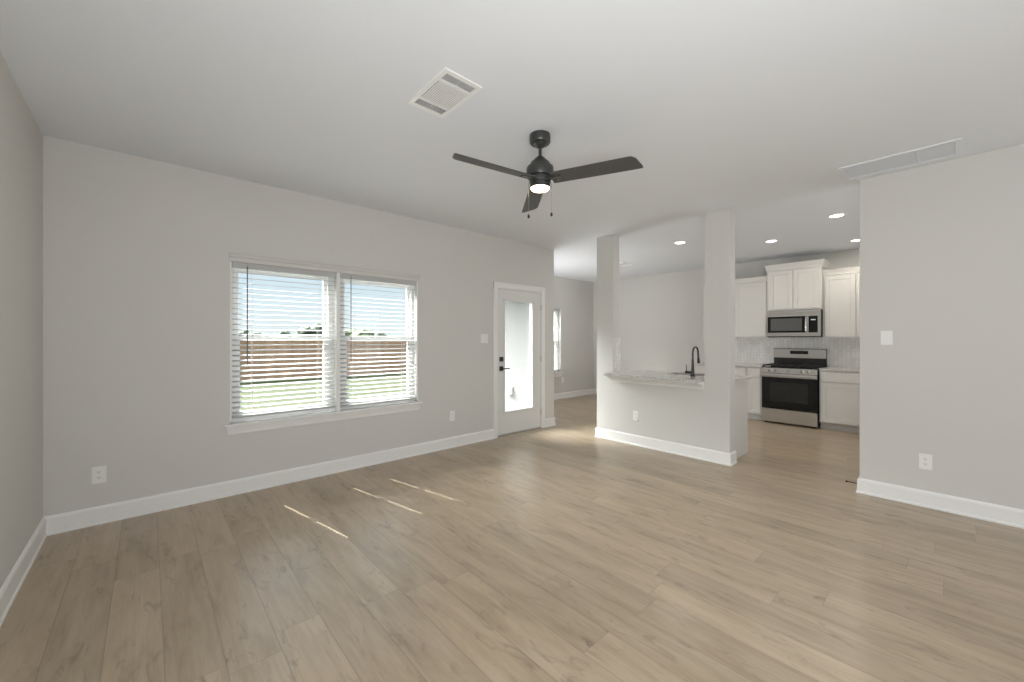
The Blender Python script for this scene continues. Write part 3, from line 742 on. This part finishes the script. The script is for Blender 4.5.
# ------------------------------------------------------------------ pass-through counter, cabinet, sink, faucet
PX1, PY1 = -1.600, 5.300
SX0, SX1, SY0_, SY1_ = -2.46, -1.78, 4.885, 5.20
def ctop(bm):
    z0, z1 = .872, .904
    prism(bm, [(HC0+.004, 4.36), (HC1-.004, 4.36), (HC1-.004, YP+.002), (HC0+.004, YP+.002)], 'z', z0, z1)
    box(bm, HX0+.02, SX0, YP+.002, PY1, z0, z1); box(bm, SX1, PX1, YP+.002, PY1, z0, z1)
    box(bm, SX0, SX1, YP+.002, SY0_, z0, z1); box(bm, SX0, SX1, SY1_, PY1, z0, z1)
make('bar_countertop', ctop, 'granite', label='speckled granite bar countertop passing between the two columns', cat='countertop')
def ledge(bm):
    prof = [(4.579, .785), (4.565, .785), (4.560, .805), (4.520, .838), (4.430, .856), (4.410, .860), (4.410, .871), (4.579, .871)]
    A = []; C = []
    for y, z in prof:
        k = (4.579-y)*.12
        A.append(bm.verts.new((HC0-.02+k*0, y, z))); C.append(bm.verts.new((HC1-.005, y, z)))
    bm.faces.new(A); bm.faces.new(C); n = len(A)
    for i in range(n): bm.faces.new((A[i], A[(i+1) % n], C[(i+1) % n], C[i]))
make('trim_8', ledge, 'trim', kind=S)
pc = thing('sink_cabinet', 'sink base cabinet behind the half wall, its painted end panel facing right', 'cabinet', (HX0+.03, YP+.003, 0))
Wp = -1.640-(HX0+.03)
make('body', B((0, SX0-.03-(HX0+.03), 0, .54, .0, .870), (SX1+.03-(HX0+.03), Wp, 0, .54, 0, .870), (SX0-.03-(HX0+.03), SX1+.03-(HX0+.03), 0, .10, 0, .870),
     (SX0-.03-(HX0+.03), SX1+.03-(HX0+.03), .50, .54, 0, .870), (SX0-.03-(HX0+.03), SX1+.03-(HX0+.03), .10, .50, 0, .55)), 'wall', pc)
for a, b_ in ((.03, .42), (.43, .85), (.86, 1.25), (1.26, Wp-.02)):
    make('door', lambda bm: (box(bm, a, b_, .54, .56, .11, .70)), 'cabinet', pc, bevel=.002)
sk = thing('kitchen_sink', 'undermount steel sink set in the bar countertop', 'sink', ((SX0+SX1)/2, (SY0_+SY1_)/2, .872))
def sink(bm):
    a, b_ = (SX1-SX0)/2, (SY1_-SY0_)/2; t_ = .003; d = .20
    box(bm, -a-.02, a+.02, -b_-.018, -b_, -.004, -.001); box(bm, -a-.02, a+.02, b_, b_+.018, -.004, -.001)
    box(bm, -a-.02, -a, -b_, b_, -.004, -.001); box(bm, a, a+.02, -b_, b_, -.004, -.001)
    box(bm, -a-t_, -a, -b_, b_, -d, -.001); box(bm, a, a+t_, -b_, b_, -d, -.001)
    box(bm, -a, a, -b_-t_, -b_, -d, -.001); box(bm, -a, a, b_, b_+t_, -d, -.001); box(bm, -a, a, -b_, b_, -d-t_, -d)
make('basin', sink, 'sink', sk)
make('drain', lambda bm: lathe(bm, [(0, -.199), (.045, -.199), (.045, -.196), (.03, -.194), (0, -.197)], 24), 'steel_sat', sk)
fc = thing('faucet', 'tall matte black gooseneck faucet on the bar countertop', 'faucet', (-2.080, 4.795, .904))
make('body', lambda bm: lathe(bm, [(0, 0), (.027, 0), (.027, .008), (.022, .014), (.019, .06), (.015, .13), (.0125, .20), (0, .20)], 24), 'black', fc, smooth=True)
arc = [(0, 0, .195), (0, 0, .27)]+[(0, .075-.075*math.cos(a), .27+.075*math.sin(a)) for a in [R(q) for q in range(15, 171, 15)]]+[(0, .155, .235), (0, .160, .20)]
make('spout', lambda bm: tube(bm, arc, .0105, 14), 'black', fc, smooth=True)
make('spray_head', lambda bm: tube(bm, [(0, .158, .215), (0, .163, .180), (0, .168, .148)], [.0125, .0155, .0165], 14), 'black', fc, smooth=True)
hd = make('handle', lambda bm: cyl(bm, (-.016, 0, .045), (-.085, -.012, .045), .0145, 16), 'black', fc, smooth=True)
make('lever', lambda bm: tube(bm, [(-.070, -.010, .055), (-.072, -.012, .09), (-.070, -.014, .135)], [.0055, .005, .0045], 10), 'black', hd, smooth=True)
# tiled return on the kitchen side of the left column
make('wall_splash', B((HX0, HC0+.012, YP, YP+.012, .905, 1.365), (HC0, HC0+.006, YH+.012, YP, .905, 1.365)), 'tile', kind=S)

# ------------------------------------------------------------------ outside
make('ground_lawn', B((-18.3, -4.35, -30, 60, -.50, -.30)), 'lawn', kind=S)
make('ground_field', B((-900, -18.3, -700, 900, -.60, -.42)), 'field', kind=S)
make('ground_patio', B((-6.3, -4.345, .6, 4.54, -.29, -.03)), 'concrete', kind=S)
def siding(bm):
    x0, x1 = -6.12, -4.345; n = 15
    for i in range(n):
        z = -.03+i*.19
        prism(bm, [(4.549, z), (4.537, z), (4.541, z+.195), (4.549, z+.195)], 'x', x0, x1)
make('roof_patio', B((-6.35, -4.34, 3.15, 4.54, 2.62, 2.74)), 'ceiling', kind=S)
make('wall_siding', siding, 'siding', kind=S)
ob = thing('outdoor_outlet', 'white weatherproof outlet box on the siding seen through the glass door', 'outlet box', (-5.02, 4.533, .48))
make('box', lambda bm: box(bm, -.05, .05, -.045, 0, -.07, .07), 'plate', ob, bevel=.008)
make('cover', lambda bm: box(bm, -.045, .045, -.075, -.045, -.065, .06), 'vinyl', ob, bevel=.012)
fn = thing('backyard_fence', 'long brown cedar board fence beyond the lawn outside the window', 'fence', (-18.0, 10, -.30))
FH = 1.60
def boards(bm):
    i = 0; y = -20.0
    while y < 30: box(bm, -.01, .01, y, y+.136, .02, FH+random.uniform(-.008, .008)); y += .14
make('boards', boards, 'fence', fn)
make('rail', B(*[(-.05, -.01, -20, 30, z, z+.09) for z in (.25, .85, 1.45)]), 'fence', fn)
for y in [q for q in range(-20, 31, 5)]: make('post', B((-.14, -.05, y-.045, y+.045, 0, FH)), 'fence', fn)
def tree(x, y, h, wd, m, label, group):
    t = thing('distant_tree', label, 'tree', (x, y, -.40), 0, group)
    def crown(bm):
        for k in range(5):
            r = wd*random.uniform(.28, .42); ox, oy = random.uniform(-.4, .4)*wd, random.uniform(-.45, .45)*wd
            s = len(bm.verts)
            mtx = Matrix.Translation((ox, oy, h*random.uniform(.42, .68))) @ Matrix.Diagonal((r, r, h*.32, 1))
            res = bmesh.ops.create_icosphere(bm, subdivisions=3, radius=1, matrix=mtx)
            for v in res['verts']: v.co += (v.co-mtx.translation)*noise.noise(v.co*.7)*.6
    make('crown', crown, m, t)
    make('trunk', lambda bm: cyl(bm, (0, 0, 0), (0, 0, h*.6), h*.04, 8, h*.02), 'bark', t)
for i in range(20):
    y = 4+i*5.2+random.uniform(-.3, .3)
    tree(-130+random.uniform(-8, 8), y, random.uniform(3.0, 4.6), random.uniform(2.7, 3.4), 'leaf', 'small dark green tree in the row on the horizon beyond the fence', 'distant trees on the horizon')
tree(-100, 38.5, 4.6, 6.0, 'leaf2', 'pale yellow-green tree on the horizon in the right half of the window', None)
tree(-115, 33.0, 6.2, 4.6, 'leaf', 'taller dark tree on the horizon, at the right of the window\'s left half', None)
